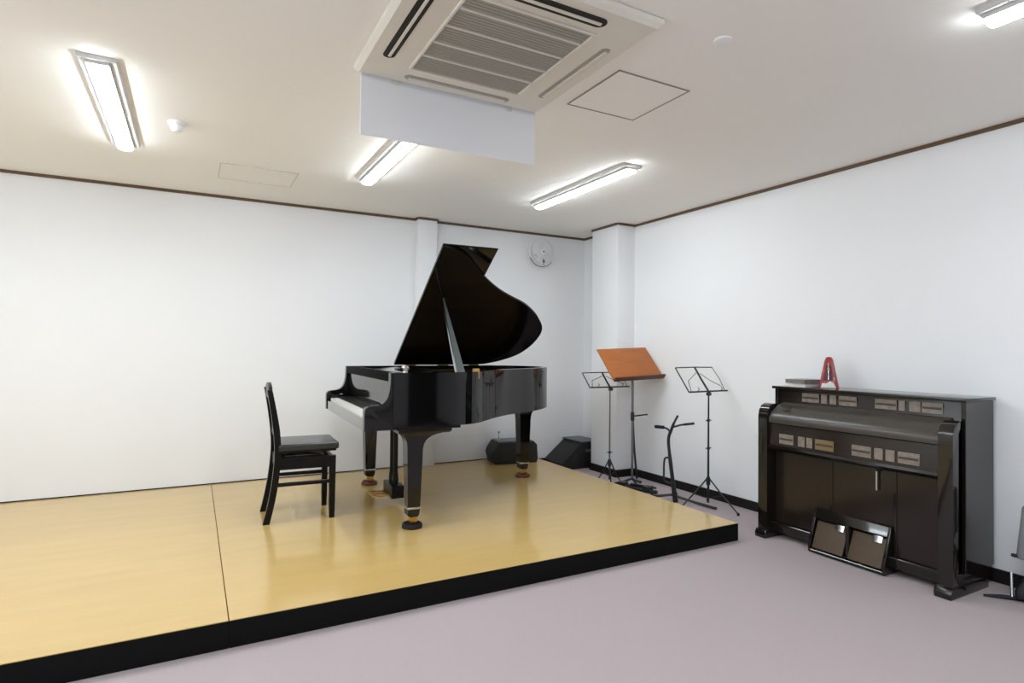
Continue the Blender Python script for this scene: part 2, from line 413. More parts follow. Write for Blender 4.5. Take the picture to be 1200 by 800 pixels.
# ------------------------------------------------------------------ grand piano
RZ = math.radians(-2.3)
eyx, eyy = -math.sin(RZ), math.cos(RZ)
PO = (0.905 + 0.75 * eyx, 3.5 + 0.75 * eyy, ZS)
pn = thing('grand_piano', 'black lacquered grand piano with its lid propped open on the stage', 'piano', PO, RZ)
bent = [(0.60, -0.745), (0.70, -0.722), (0.80, -0.655), (0.90, -0.555), (1.0, -0.455), (1.15, -0.335), (1.30, -0.247), (1.457, -0.165), (1.604, -0.050), (1.715, 0.070),
        (1.768, 0.160), (1.79, 0.27), (1.772, 0.425), (1.708, 0.562), (1.59, 0.660), (1.44, 0.725), (1.28, 0.745)]
curve = catmull(bent, 6)
def outline(x0, inset=0.0):
    pts = [(x0, -0.745)] + curve + [(x0, 0.745)]
    if inset:
        n = len(pts); out = []
        for i, p in enumerate(pts):
            a = Vector(pts[i - 1]); b = Vector(pts[(i + 1) % n]); q = Vector(p)
            d1 = (q - a).normalized(); d2 = (b - q).normalized()
            n1 = Vector((-d1.y, d1.x)); n2 = Vector((-d2.y, d2.x)); nn = (n1 + n2)
            k = max(0.35, nn.length / 2); nn.normalize()
            out.append(tuple(q + nn * inset / k))
        return out
    return pts
RB, RT = 0.645, 0.985
def ring(bm, out, inn, z0, z1):
    n = len(out)
    o0 = [bm.verts.new((*p, z0)) for p in out]; o1 = [bm.verts.new((*p, z1)) for p in out]
    i0 = [bm.verts.new((*p, z0)) for p in inn]; i1 = [bm.verts.new((*p, z1)) for p in inn]
    for k in range(n):
        j = (k + 1) % n
        bm.faces.new([o0[k], o0[j], o1[j], o1[k]]); bm.faces.new([i0[k], i1[k], i1[j], i0[j]])
        bm.faces.new([o1[k], o1[j], i1[j], i1[k]]); bm.faces.new([o0[k], i0[k], i0[j], o0[j]])
    return bm
obj('rim', ring(bmesh.new(), outline(0.17, 0.006), outline(0.17, 0.045), RB, RT), 'lacquer', pn, angle=25)
bm = bmesh.new(); prism(bm, outline(0.215, 0.046), 2, RB + 0.03, RB + 0.20); obj('case_bottom', bm, 'lacquer_soft', pn)
sb = obj('soundboard', prism(bmesh.new(), outline(0.36, 0.047), 2, 0.852, 0.862), 'sound', pn)
bm = bmesh.new()
ip = outline(0.42, 0.09)
prism(bm, [(0.40, -0.66), (0.62, -0.66), (0.80, -0.52), (1.0, -0.35), (1.0, -0.30), (0.72, -0.36), (0.60, -0.45), (0.60, 0.60), (1.35, 0.60), (1.62, 0.42), (1.66, 0.28), (1.69, 0.28), (1.66, 0.46), (1.42, 0.66), (0.40, 0.66)], 2, 0.892, 0.905)
for (ya, xb, yb2) in ((-0.25, 1.12, -0.22), (0.0, 1.45, -0.02), (0.25, 1.60, 0.2)):
    tube(bm, [(0.6, ya, 0.905), (xb, yb2, 0.905)], 0.018, 8)
obj('iron_plate', bm, 'gold', pn)
bm = bmesh.new()
for k in range(56):
    f = k / 55
    y0 = -0.60 + 1.18 * f
    x1 = 0.72 + 0.98 * min(1, f * 1.05) ** 0.8 if f < 0.75 else 1.62 - (f - 0.75) * 0.4
    x1 = min(x1, 1.62)
    y1 = y0 + 0.02
    tube(bm, [(0.46, y0, 0.915), (x1 - 0.12, y1 * 0.86 + 0.05, 0.915)], 0.0016, 4, False)
s_ = obj('strings', bm, 'steel', pn); s_['kind'] = 'stuff'
obj('pin_block', bx((0.225, -0.70, 0.84), (0.42, 0.70, 0.90), 0.003, 1), 'gold', pn)
# arms with scrolled profile
prof = catmull([(0.0, 0.74), (0.003, 0.762), (0.016, 0.778), (0.045, 0.785), (0.085, 0.790), (0.115, 0.803), (0.138, 0.832), (0.150, 0.872), (0.156, 0.925), (0.158, 0.985)], 4)
poly = [(0.0, 0.635)] + prof + [(0.175, 0.985), (0.175, 0.635)]
for s in (-1, 1):
    y0, y1 = sorted((s * 0.745, s * 0.690))
    obj('arm', prism(bmesh.new(), poly, 1, y0, y1, 0.003), 'lacquer', pn, angle=30)
obj('keybed', bx((0.012, -0.69, 0.628), (0.50, 0.69, 0.668), 0.003, 1), 'lacquer', pn)
obj('key_slip', bx((0.006, -0.688, 0.635), (0.026, 0.688, 0.706), 0.003, 1), 'lacquer_gloss', pn)
for s in (-1, 1):
    y0, y1 = sorted((s * 0.688, s * 0.625))
    obj('key_block', prism(bmesh.new(), [(0.028, 0.668), (0.028, 0.735), (0.04, 0.752), (0.15, 0.765), (0.185, 0.765), (0.185, 0.668)], 1, y0, y1, 0.004), 'lacquer', pn)
bm = bmesh.new(); kw = 1.246 / 52
for k in range(52):
    y = -0.623 + k * kw
    box(bm, (0.024, y + 0.0006, 0.690), (0.185, y + kw - 0.0006, 0.728))
s_ = obj('white_keys', bm, 'ivory', pn, smooth=False); s_['kind'] = 'stuff'
bm = bmesh.new(); pat = [1, 1, 0, 1, 1, 1, 0]
for k in range(51):
    if pat[(51 - k) % 7] == 0: continue
    y = -0.623 + (k + 1) * kw
    prism(bm, [(0.078, 0.726), (0.084, 0.740), (0.185, 0.740), (0.185, 0.726)], 1, y - 0.0055, y + 0.0055)
s_ = obj('black_keys', bm, 'ebony', pn, smooth=False); s_['kind'] = 'stuff'
fb = obj('fallboard', prism(bmesh.new(), catmull([(0.178, 0.742), (0.180, 0.80), (0.186, 0.90), (0.190, 0.932)], 3) + [(0.212, 0.932), (0.205, 0.742)], 1, -0.686, 0.686, 0.003), 'lacquer_gloss', pn)
obj('felt_strip', bx((0.176, -0.62, 0.7305), (0.184, 0.62, 0.7415)), 'felt', pn)
# music shelf and lowered desk
obj('music_shelf', bx((0.160, -0.688, 0.928), (0.215, 0.688, 0.985), 0.004, 2), 'matte', pn)
md = obj('music_desk', prism(bmesh.new(), [(0.225, 0.952), (0.52, 0.968), (0.52, 0.982), (0.225, 0.966)], 1, -0.46, 0.46, 0.003), 'lacquer', pn)
for s in (-0.3, 0.3):
    obj('desk_stay', tb([(0.25, s, 0.951), (0.42, s, 0.95)], 0.005, 8), 'chrome', md)
obj('desk_rail', bx((0.17, -0.6, 0.936), (0.176, -0.18, 0.944)), 'chrome', pn)
# lid
AL = math.radians(34.0); ca, sa = math.cos(AL), math.sin(AL)
HY, HZ = 0.745, 0.990
def lidpt(x, y, n): # plan point on the closed lid, n = height above its underside
    wd = HY - y
    return (x, HY - wd * ca + n * sa, HZ + wd * sa + n * ca)
def slab(bm, pts, n0, n1, bev=0.004):
    a = [bm.verts.new(lidpt(*p, n0)) for p in pts]; b = [bm.verts.new(lidpt(*p, n1)) for p in pts]
    fs = [bm.faces.new(a), bm.faces.new(list(reversed(b)))]
    n = len(pts)
    for i in range(n): bm.faces.new([a[i], b[i], b[(i + 1) % n], a[(i + 1) % n]])
    es = list(set(fs[0].edges) | set(fs[1].edges))
    bmesh.ops.bevel(bm, geom=es, offset=bev, segments=2, affect='EDGES')
    return bm
XF = 0.572
lid = obj('lid', slab(bmesh.new(), [(XF, -0.75)] + [(x, y - 0.004 if y < 0 else y) for x, y in curve] + [(XF, 0.748)], 0, 0.022), 'lacquer_in', pn, angle=25)
obj('front_flap', slab(bmesh.new(), [(XF + 0.006, -0.752), (XF + 0.42, -0.752), (XF + 0.42, 0.742), (XF + 0.006, 0.742)], 0.023, 0.040), 'lacquer', lid)
for xx in (0.72, 1.02, 1.32):
    obj('lid_hinge', tb([(xx - 0.05, 0.752, 0.988), (xx + 0.05, 0.752, 0.988)], 0.006, 8), 'brass', lid)
# prop
def taper_bar(bm, A, B, wa, wb_, th):
    A, B = Vector(A), Vector(B); X = Vector((1, 0, 0)); t = (B - A).normalized(); nrm = t.cross(X).normalized()
    vs = []
    for P, wd in ((A, wa), (B, wb_)):
        vs.append([bm.verts.new(P + X * sx * wd / 2 + nrm * sn * th / 2) for sx, sn in ((-1, -1), (1, -1), (1, 1), (-1, 1))])
    for k in range(4): bm.faces.new([vs[0][k], vs[0][(k + 1) % 4], vs[1][(k + 1) % 4], vs[1][k]])
    bm.faces.new(vs[0]); bm.faces.new(list(reversed(vs[1])))
    return bm
top = lidpt(0.735, -0.20, -0.004)
mid = [0.66 + (top[0] - 0.66) * 0.45, -0.66 + (top[1] + 0.66) * 0.45, 0.935 + (top[2] - 0.935) * 0.45]
lp = obj('lid_prop', taper_bar(bmesh.new(), (0.655, -0.66, 0.935), top, 0.062, 0.014, 0.018), 'prop', pn)
obj('prop_edge', taper_bar(bmesh.new(), (0.621, -0.662, 0.936), (top[0] - 0.008, top[1], top[2]), 0.007, 0.004, 0.022), 'chrome', lp)  # bright strip standing in for the highlight along the prop's left edge
obj('prop_socket', bx((0.735, -0.675, 0.935), (0.775, -0.640, 1.005), 0.006), 'brass', pn)
obj('lid_knob', lt([(0.016, 0), (0.016, 0.01), (0.022, 0.018), (0.025, 0.03), (0.020, 0.042), (0.0, 0.046)], (0.255, -0.715, 0.985), 16), 'chrome', pn)
# legs
def leg(cx, cy, fl, fr, yw=0.05):
    secs = [(0.632, -fl, fr, -yw * 1.5, yw * 1.5), (0.612, -fl, fr, -yw * 1.5, yw * 1.5)]
    n = 9
    for k in range(n + 1):
        a = math.pi / 2 * k / n
        # quarter ellipse from the flare to the shaft
        e = 1 - math.sin(a)
        z = 0.600 - (0.600 - 0.46) * (1 - math.cos(a))
        secs.append((z, -0.050 - (fl - 0.062) * e ** 1.6, 0.050 + (fr - 0.062) * e ** 1.6, -yw - yw * 0.3 * e, yw + yw * 0.3 * e))
    secs += [(0.30, -0.045, 0.045, -0.045, 0.045), (0.135, -0.040, 0.040, -0.040, 0.040)]
    L = obj('leg', loft(bmesh.new(), secs), 'lacquer', pn, angle=30)
    L.location = (cx, cy, 0)
    obj('ferrule', bx((-0.043, -0.043, 0.122), (0.043, 0.043, 0.136), 0.003), 'chrome', L)
    obj('caster_housing', loft(bmesh.new(), [(0.122, -0.040, 0.040, -0.038, 0.038), (0.085, -0.040, 0.036, -0.034, 0.034), (0.07, -0.020, 0.030, -0.024, 0.024)]), 'black_metal', L)
    obj('caster_wheel', lt([(0.012, -0.016), (0.028, -0.016), (0.030, -0.012), (0.030, 0.012), (0.028, 0.016), (0.012, 0.016)], (0.004, 0, 0.052), 20, axis=1), 'brass', L)
LEGS = [(0.330, -0.645, 0.115, 0.235), (0.345, 0.640, 0.105, 0.235), (1.650, 0.385, 0.115, 0.115)]
# leg tops are dovetailed into blocks under the rim
for (cx, cy, fl, fr) in LEGS: leg(cx, cy, fl, fr)
for (x0, y0, x1, y1) in ((0.20, -0.735, 0.62, -0.55), (0.20, 0.55, 0.62, 0.735), (1.53, 0.25, 1.755, 0.52)):
    obj('leg_block', bx((x0, y0, 0.628), (x1, y1, 0.66), 0.003, 1), 'lacquer_soft', pn)
for (a, b) in (((0.5, -0.5, 0.72), (1.5, 0.35, 0.72)), ((0.5, 0.45, 0.72), (1.55, 0.42, 0.72)), ((0.5, 0.0, 0.72), (1.45, 0.4, 0.72))):
    obj('back_beam', tube(bmesh.new(), [a, b], 0.045, 4), 'lacquer_soft', pn)
# pedal lyre
ly = obj('pedal_lyre', bx((0.34, -0.16, 0.60), (0.42, 0.16, 0.635), 0.004), 'lacquer', pn)
for s in (-1, 1):
    obj('lyre_post', lt([(0.020, 0.14), (0.024, 0.18), (0.017, 0.24), (0.017, 0.52), (0.024, 0.57), (0.026, 0.602)], (0.38, s * 0.048, 0), 16), 'lacquer_soft', ly)
obj('pedal_box', bx((0.335, -0.125, 0.055), (0.425, 0.125, 0.145), 0.006), 'lacquer_soft', ly)
for yy in (-0.07, 0, 0.07):
    o = obj('pedal', prism(bmesh.new(), [(yy - 0.010, 0.335), (yy + 0.010, 0.335), (yy + 0.016, 0.26), (yy + 0.020, 0.225), (yy + 0.012, 0.208), (yy - 0.012, 0.208), (yy - 0.020, 0.225), (yy - 0.016, 0.26)], 2, 0.068, 0.080, 0.003), 'brass', ly)
    for v in o.data.vertices: v.co.x, v.co.y = v.co.y, v.co.x
    o.data.flip_normals()
obj('lyre_brace', tb([(0.42, 0, 0.10), (0.62, 0, 0.66)], 0.006, 8), 'brass', ly)
# caster cups under the wheels
R2 = Matrix.Rotation(RZ, 3, 'Z')
for (cx, cy, *_), m_, lab in zip(LEGS, ('black_rubber', 'cup_brown', 'cup_brown'),
        ('round black cup under the nearest piano leg', 'brown cup under the piano leg beside the chair and pedals', 'brown cup under the tail leg of the grand piano')):
    pos = Vector(PO) + R2 @ Vector((cx, cy, 0))
    tag(obj('caster_cup', lt([(0.064, 0.0), (0.066, 0.012), (0.062, 0.026), (0.052, 0.030), (0.040, 0.020), (0.0, 0.019)], (0, 0, 0), 28), m_), lab, 'caster cup').location = pos

# ------------------------------------------------------------------ piano chair
ch = thing('piano_chair', 'black wooden piano chair with padded seat at the grand piano', 'chair', (0.665, 4.225, ZS), math.radians(-2.5))
def hseat(bm):
    box(bm, (-0.165, -0.195, 0.460), (0.215, 0.195, 0.505), 0.014, 4); return bm
obj('seat', hseat(bmesh.new()), 'seat', ch)
obj('seat_board', bx((-0.155, -0.18, 0.446), (0.20, 0.18, 0.461), 0.003, 1), 'lacquer_soft', ch)
lm = obj('lift_mechanism', bx((-0.12, -0.13, 0.418), (0.13, 0.13, 0.424), 0.001, 1), 'steel', ch)
for s in (-1, 1):
    obj('scissor_bar', tb([(-0.14, s * 0.12, 0.424), (0.10, s * 0.12, 0.447)], 0.006, 8), 'black_metal', lm)
    obj('scissor_bar', tb([(0.10, s * 0.135, 0.424), (-0.14, s * 0.135, 0.447)], 0.006, 8), 'black_metal', lm)
for s in (-1, 1):
    y0, y1 = sorted((s * 0.150, s * 0.188))
    # rear leg and back post in one curved piece
    path = catmull([(-0.232, 0.0), (-0.205, 0.12), (-0.182, 0.26), (-0.168, 0.42), (-0.172, 0.55), (-0.190, 0.70), (-0.216, 0.86)], 5)
    th = 0.020
    pl = [(x - th, z) for x, z in path] + [(x + th * (1.0 if z < 0.6 else 1.0 - (z - 0.6) * 1.8), z) for x, z in reversed(path)]
    obj('rear_leg', prism(bmesh.new(), pl, 1, y0, y1, 0.004), 'lacquer_soft', ch)
    obj('front_leg', loft(bmesh.new(), [(0, 0.158, 0.190, y0 + .003, y1 - .003), (0.10, 0.156, 0.193, y0, y1), (0.415, 0.154, 0.196, y0, y1)]), 'lacquer_soft', ch)
    obj('side_stretcher', bx((-0.182, s * 0.169 - 0.010, 0.232), (0.157, s * 0.169 + 0.010, 0.256), 0.003, 1), 'lacquer_soft', ch)
    obj('side_apron', bx((-0.165, s * 0.169 - 0.012, 0.340), (0.157, s * 0.169 + 0.012, 0.415), 0.003, 1), 'lacquer_soft', ch)
obj('front_apron', bx((0.165, -0.150, 0.340), (0.187, 0.150, 0.412), 0.003, 1), 'lacquer_soft', ch)
obj('rear_apron', bx((-0.178, -0.150, 0.340), (-0.158, 0.150, 0.415), 0.003, 1), 'lacquer_soft', ch)
# back: crest rail bowed upward, middle splat, lower rail
bm = bmesh.new()
cp = catmull([(-0.188, 0.80), (-0.18, 0.855), (-0.10, 0.888), (0.0, 0.900), (0.10, 0.888), (0.18, 0.855), (0.188, 0.80)], 5)
prism(bm, [(y, z) for y, z in cp], 0, -0.226, -0.204, 0.004)
obj('crest_rail', bm, 'lacquer_soft', ch)
obj('lower_rail', bx((-0.185, -0.150, 0.545), (-0.163, 0.150, 0.590), 0.003, 1), 'lacquer_soft', ch)
for yy in (-0.09, 0.0, 0.09):
    pl = [(-0.184, 0.58), (-0.198, 0.70), (-0.218, 0.81), (-0.206, 0.81), (-0.184, 0.70), (-0.170, 0.58)]
    obj('back_slat', prism(bmesh.new(), pl, 1, yy - 0.022, yy + 0.022, 0.002), 'lacquer_soft', ch)

# ------------------------------------------------------------------ reed organ
OX0, OY0, OY1 = 3.40, 1.555, 2.725        # front plane, near side, far side
og = thing('reed_organ', 'dark brown reed organ against the right wall with closed fallboard', 'organ', (3.62, 2.14, 0))
ox, oy = 3.62, 2.14
def O(name, lo, hi, m, bev=0.003, parent=None, seg=1):
    return obj(name, bx((lo[0] - ox, lo[1] - oy, lo[2]), (hi[0] - ox, hi[1] - oy, hi[2]), bev, seg), m, parent or og)
def OP(name, pts, a, b, m, bev=0.003, parent=None):  # profile in x-z, extruded along y
    return obj(name, prism(bmesh.new(), [(x - ox, z) for x, z in pts], 1, a - oy, b - oy, bev), m, parent or og)
XB = 3.855
O('side_panel', (3.555, OY0 + 0.012, 0.10), (XB, OY0 + 0.034, 0.995), 'organ')
O('side_panel', (3.555, OY1 - 0.034, 0.10), (XB, OY1 - 0.012, 0.995), 'organ')
O('back_panel', (XB - 0.02, OY0 + 0.034, 0.10), (XB, OY1 - 0.034, 0.995), 'organ')
O('top_lid', (3.535, OY0 + 0.002, 0.995), (XB + 0.004, OY1 - 0.002, 1.013), 'organ', 0.004, None, 2)
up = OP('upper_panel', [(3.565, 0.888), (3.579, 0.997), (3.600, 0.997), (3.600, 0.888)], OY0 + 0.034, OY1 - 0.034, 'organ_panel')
# fallboard (closed), rounded front edge
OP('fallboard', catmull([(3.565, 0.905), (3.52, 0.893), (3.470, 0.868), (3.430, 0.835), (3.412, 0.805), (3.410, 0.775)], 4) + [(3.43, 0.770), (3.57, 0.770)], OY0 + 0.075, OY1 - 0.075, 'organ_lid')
fr = OP('front_rail', [(3.420, 0.768), (3.412, 0.628), (3.44, 0.628), (3.46, 0.768)], OY0 + 0.070, OY1 - 0.070, 'organ_panel')
OP('keybed_ledge', [(3.396, 0.612), (3.400, 0.628), (3.60, 0.628), (3.60, 0.590), (3.42, 0.590)], OY0 + 0.070, OY1 - 0.070, 'organ')
# arms reach from the top down to the floor, rounded at the upper front
arm = [(3.40, 0.05)] + catmull([(3.40, 0.70), (3.40, 0.800), (3.408, 0.850), (3.432, 0.884), (3.470, 0.897), (3.475, 0.897)], 4) + [(3.475, 0.862), (3.452, 0.84), (3.452, 0.05)]
OP('arm', arm, OY0, OY0 + 0.070, 'organ'); OP('arm', arm, OY1 - 0.070, OY1, 'organ')
O('side_recess_panel', (3.450, OY0 + 0.045, 0.06), (3.58, OY0 + 0.062, 0.893), 'lacquer_soft')
O('side_recess_panel', (3.450, OY1 - 0.068, 0.06), (3.58, OY1 - 0.040, 0.895), 'organ')
# lower panels between upright battens
yb = [OY0 + 0.062, 1.882, 2.258, OY1 - 0.062]
for a, b in zip(yb[:-1], yb[1:]): O('lower_panel', (3.490, a + 0.006, 0.10), (3.510, b - 0.006, 0.592), 'organ_panel', 0.003)
for y in yb[1:3]: O('batten', (3.484, y - 0.008, 0.09), (3.512, y + 0.008, 0.592), 'organ', 0.002)
O('bottom_rail', (3.465, OY0 + 0.062, 0.045), (3.515, OY1 - 0.062, 0.10), 'organ')
O('plinth', (3.50, OY0 + 0.02, 0.02), (XB, OY1 - 0.02, 0.10), 'organ')
for y in (OY0 - 0.004, OY1 - 0.078):
    OP('foot', [(3.375, 0.0), (3.372, 0.03), (3.385, 0.052), (3.42, 0.062), (3.70, 0.062), (3.76, 0.03), (3.76, 0.0)], y, y + 0.082, 'organ', 0.006)
# knee lever
kl = O('knee_lever', (3.470, 1.972, 0.455), (3.478, 1.982, 0.575), 'chrome', 0.002)
O('lever_bracket', (3.46, 1.966, 0.566), (3.492, 1.988, 0.591), 'black_metal', 0.002)
# emblem on the fallboard: small dark triangle
o = obj('emblem', prism(bmesh.new(), [(-0.030, -0.026), (0.030, -0.026), (0.006, 0.026), (-0.006, 0.026)], 2, 0, 0.002), 'ebony', og)
o.matrix_basis = Matrix.Translation((3.4675 - ox, 2.545 - oy, 0.8690)) @ Matrix(((0, 0.845, -0.535), (-1, 0, 0), (0, 0.535, 0.845))).to_4x4()
# thin pale plates in two rows on the organ front
def small_plate(parent, name_m, y0, y1, z0, z1, xs, line=True):
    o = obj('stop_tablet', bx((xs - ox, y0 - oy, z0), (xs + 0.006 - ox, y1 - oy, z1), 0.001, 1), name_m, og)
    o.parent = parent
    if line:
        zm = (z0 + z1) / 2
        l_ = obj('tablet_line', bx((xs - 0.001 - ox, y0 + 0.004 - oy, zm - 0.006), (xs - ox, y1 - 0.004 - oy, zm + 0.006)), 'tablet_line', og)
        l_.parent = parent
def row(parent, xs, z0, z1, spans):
    for (y0, y1, m_, ln) in spans: small_plate(parent, m_, y0, y1, z0, z1, xs, ln)
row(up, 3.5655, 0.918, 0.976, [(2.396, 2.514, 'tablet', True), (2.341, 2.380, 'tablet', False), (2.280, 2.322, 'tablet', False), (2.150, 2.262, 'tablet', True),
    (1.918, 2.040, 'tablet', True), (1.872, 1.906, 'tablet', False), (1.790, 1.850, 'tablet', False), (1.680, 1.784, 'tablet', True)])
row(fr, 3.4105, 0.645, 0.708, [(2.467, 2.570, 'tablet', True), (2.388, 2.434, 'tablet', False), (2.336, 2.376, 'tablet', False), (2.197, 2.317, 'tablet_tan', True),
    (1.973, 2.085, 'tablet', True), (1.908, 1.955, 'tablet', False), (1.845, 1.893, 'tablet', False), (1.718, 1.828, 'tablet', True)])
# treadle box with two treadles
TY0, TY1 = 1.905, 2.345
tri = [(3.435, 0.02), (3.430, 0.045), (3.482, 0.262), (3.500, 0.268), (3.56, 0.02)]
tri2 = [(3.405, 0.004), (3.400, 0.035), (3.470, 0.262), (3.488, 0.268), (3.55, 0.05), (3.55, 0.004)]
OP('treadle_side', tri2, TY0 - 0.012, TY0 + 0.004, 'organ', 0.003); OP('treadle_side', tri2, TY1 - 0.004, TY1 + 0.012, 'organ', 0.003)
OP('treadle_hood', [(3.452, 0.212), (3.470, 0.262), (3.488, 0.268), (3.488, 0.215)], TY0, TY1, 'organ', 0.003)
O('treadle_sill', (3.400, TY0, 0.004), (3.425, TY1, 0.024), 'organ', 0.004)
ym = (TY0 + TY1) / 2
O('treadle_divider', (3.43, ym - 0.010, 0.02), (3.485, ym + 0.010, 0.215), 'organ', 0.002)
for a, b in ((TY0 + 0.012, ym - 0.016), (ym + 0.016, TY1 - 0.012)):
    tr = OP('treadle', [(3.415, 0.028), (3.408, 0.036), (3.468, 0.192), (3.478, 0.188)], a, b, 'treadle', 0.002)
    o = OP('treadle_clip', [(3.4515, 0.166), (3.4650, 0.200), (3.469, 0.199), (3.4555, 0.165)], a + 0.018, a + 0.072, 'chrome', 0.0005, tr)

# ------------------------------------------------------------------ things on the organ
ZT = 1.013
mt = thing('metronome', 'red pyramid metronome on top of the reed organ', 'metronome', (3.70, 2.414, ZT), math.radians(30))
def rrect(h, z, n=4, r=0.3):
    pts = []
    for (sx, sy, a0) in ((1, 1, 0), (-1, 1, 90), (-1, -1, 180), (1, -1, 270)):
        for k in range(n + 1):
            a = math.radians(a0 + 90 * k / n); rr = h * r
            pts.append((sx * (h - rr) + rr * math.cos(a), sy * (h - rr) + rr * math.sin(a), z))
    return pts
def rloft(bm, secs, r=0.3):
    rings = [[bm.verts.new(p) for p in rrect(h, z, 4, r)] for h, z in secs]
    n = len(rings[0])
    for i in range(len(rings) - 1):
        for k in range(n): bm.faces.new([rings[i][k], rings[i][(k + 1) % n], rings[i + 1][(k + 1) % n], rings[i + 1][k]])
    bm.faces.new(rings[0]); bm.faces.new(list(reversed(rings[-1])))
    return bm
obj('metronome_body', rloft(bmesh.new(), [(0.058, 0.0), (0.059, 0.006), (0.054, 0.03), (0.026, 0.178), (0.020, 0.196), (0.010, 0.205)]), 'red', mt)
# front (facing -X): window with scale, pendulum, white maker's plate at the foot
wv = bmesh.new()
for (yy, zz) in ((-0.030, 0.052), (0.030, 0.052), (0.014, 0.150), (-0.014, 0.150)): wv.verts.new((-0.0545 + (zz - 0.03) * 0.19 - 0.0015, yy, zz))
wv.faces.new(wv.verts[:]); bmesh.ops.solidify(wv, geom=wv.faces[:], thickness=0.002)
obj('front_window', wv, 'red_dark', mt)
pdm = obj('pendulum', tb([(-0.0525, 0.0, 0.055), (-0.0315, 0.002, 0.165)], 0.0022, 6), 'chrome', mt)
obj('pendulum_weight', bx((-0.047, -0.006, 0.118), (-0.039, 0.008, 0.132), 0.001, 1), 'brass', pdm)
bm = bmesh.new(); prism(bm, [(-0.044, 0.004), (0.044, 0.004), (0.036, 0.034), (0.012, 0.032), (-0.010, 0.046), (-0.030, 0.036)], 0, -0.0635, -0.0585)
obj('white_plate', bm, 'paper', mt)
bk = thing('book', 'grey-blue book lying on white sheets beside the metronome', 'book', (3.70, 2.588, ZT + 0.024), math.radians(-4))
obj('cover', (lambda b: (box(b, (-0.10, -0.080, 0.0), (0.10, 0.080, 0.002)), box(b, (-0.10, -0.080, 0.022), (0.10, 0.080, 0.025)), box(b, (0.098, -0.080, 0.002), (0.10, 0.080, 0.022)), b)[-1])(bmesh.new()), 'book_blue', bk)
obj('pages', bx((-0.096, -0.077, 0.002), (0.098, 0.077, 0.022)), 'tablet', bk)
tag(obj('sheet_stack', bx((-0.10, -0.072, 0.0), (0.085, 0.072, 0.024), 0.001, 1), 'paper'), 'low stack of white sheet music under the book on the organ', 'sheet music').location = (3.71, 2.592, ZT)

# ------------------------------------------------------------------ music stands
def folding_stand(label, base, hdesk, yaw, tilt, W_, Hh, pole_mat, collars, low=True, knob=True, LR=0.25, HB=0.22, A0=-79):
    t = thing('music_stand', label, 'music stand', base, yaw, 'folding wire music stands by the right wall')
    zb = hdesk
    obj('pole', tb([(0, 0, 0.14), (0, 0, zb - 0.02)], [0.009, 0.006], 10), pole_mat, t)
    for z in collars: 
        c = obj('collar', lt([(0.012, z - 0.010), (0.012, z + 0.010)], n=14), 'black_metal', t)
        obj('thumb_screw', tb([(-0.030, 0, z), (0.030, 0, z)], 0.004, 8), 'black_metal', c)
    obj('hub', lt([(0.015, HB - 0.03), (0.017, HB), (0.013, HB + 0.035)], n=14), 'black_metal', t)
    for k in range(3):
        a = math.radians(A0 + 120 * k)
        c, s = math.cos(a), math.sin(a)
        L = obj('leg', tb([(0.012 * c, 0.012 * s, HB + 0.02), (0.45 * LR * c, 0.45 * LR * s, HB * 0.62), (LR * c, LR * s, 0.012)], 0.006, 8), 'black_metal', t)
        obj('leg_strut', tb([(0.012 * c, 0.012 * s, HB * 0.4), (0.5 * LR * c, 0.5 * LR * s, HB * 0.58)], 0.004, 6), 'black_metal', L)
        obj('rubber_foot', lt([(0.010, 0), (0.011, 0.014), (0.007, 0.022)], (LR * c, LR * s, 0), 10), 'black_rubber', L)
    obj('lower_post', tb([(0, 0, 0.05), (0, 0, HB)], 0.008, 8), 'black_metal', t)
    # desk: tilted frame
    ct, stt = math.cos(tilt), math.sin(tilt)
    def D(u, v, n=0): return (u, v * stt - n * ct, zb + v * ct + n * stt)
    dk = obj('desk_spine', tb([D(0, -0.02), D(-0.004, Hh * 0.5), D(0.0, Hh)], 0.008, 8), 'black_metal', t)
    obj('desk_bar', tb([D(-W_ / 2, 0), D(W_ / 2, 0)], 0.0065, 8), 'black_metal', t)
    obj('desk_bar', tb([D(-W_ / 2, Hh), D(-0.0, Hh + 0.004), D(W_ / 2 * 0.92, Hh)], 0.0045, 8), 'black_metal', t)
    obj('desk_bar', tb([D(-W_ / 2, 0), D(-W_ / 2, Hh)], 0.005, 8), 'black_metal', t)
    obj('desk_bar', tb([D(W_ / 2 * 0.92, Hh), D(W_ / 2 * 0.96, Hh * 0.5), D(W_ / 2 * 0.86, 0.0)], 0.0035, 8), 'steel', t)
    obj('desk_stay', tb([D(-W_ * 0.44, 0.0), D(-W_ * 0.36, Hh * 0.45), D(-0.01, Hh * 0.8)], 0.0035, 8), 'steel', t)
    obj('desk_stay', tb([D(W_ * 0.40, Hh * .2), D(W_ * 0.2, Hh * 0.45), D(0.02, Hh * 0.75)], 0.003, 8), 'steel', t)
    for s in (-1, 1):
        obj('page_lip', tb([D(s * W_ * 0.3, 0, 0), D(s * W_ * 0.3, 0, 0.03), D(s * W_ * 0.3, 0.02, 0.03)], 0.003, 6), 'black_metal', t)
    if knob: obj('tilt_knob', lt([(0.014, -0.018), (0.016, -0.01), (0.016, 0.012), (0.012, 0.018)], (0.018, 0.012, zb - 0.022), 14, axis=0), 'black_metal', t)
    return t
s4 = folding_stand('black folding wire music stand nearest the reed organ', (3.60, 3.352, 0), 0.930, 0.045, 0.656, 0.445, 0.232, 'black_metal', (0.70, 0.48))
s1 = folding_stand('folding music stand with grey pole behind the wooden desk', (3.42, 4.375, 0), 0.906, -0.017, 0.767, 0.455, 0.178, 'steel', (0.30,), LR=0.13, HB=0.20, A0=0)

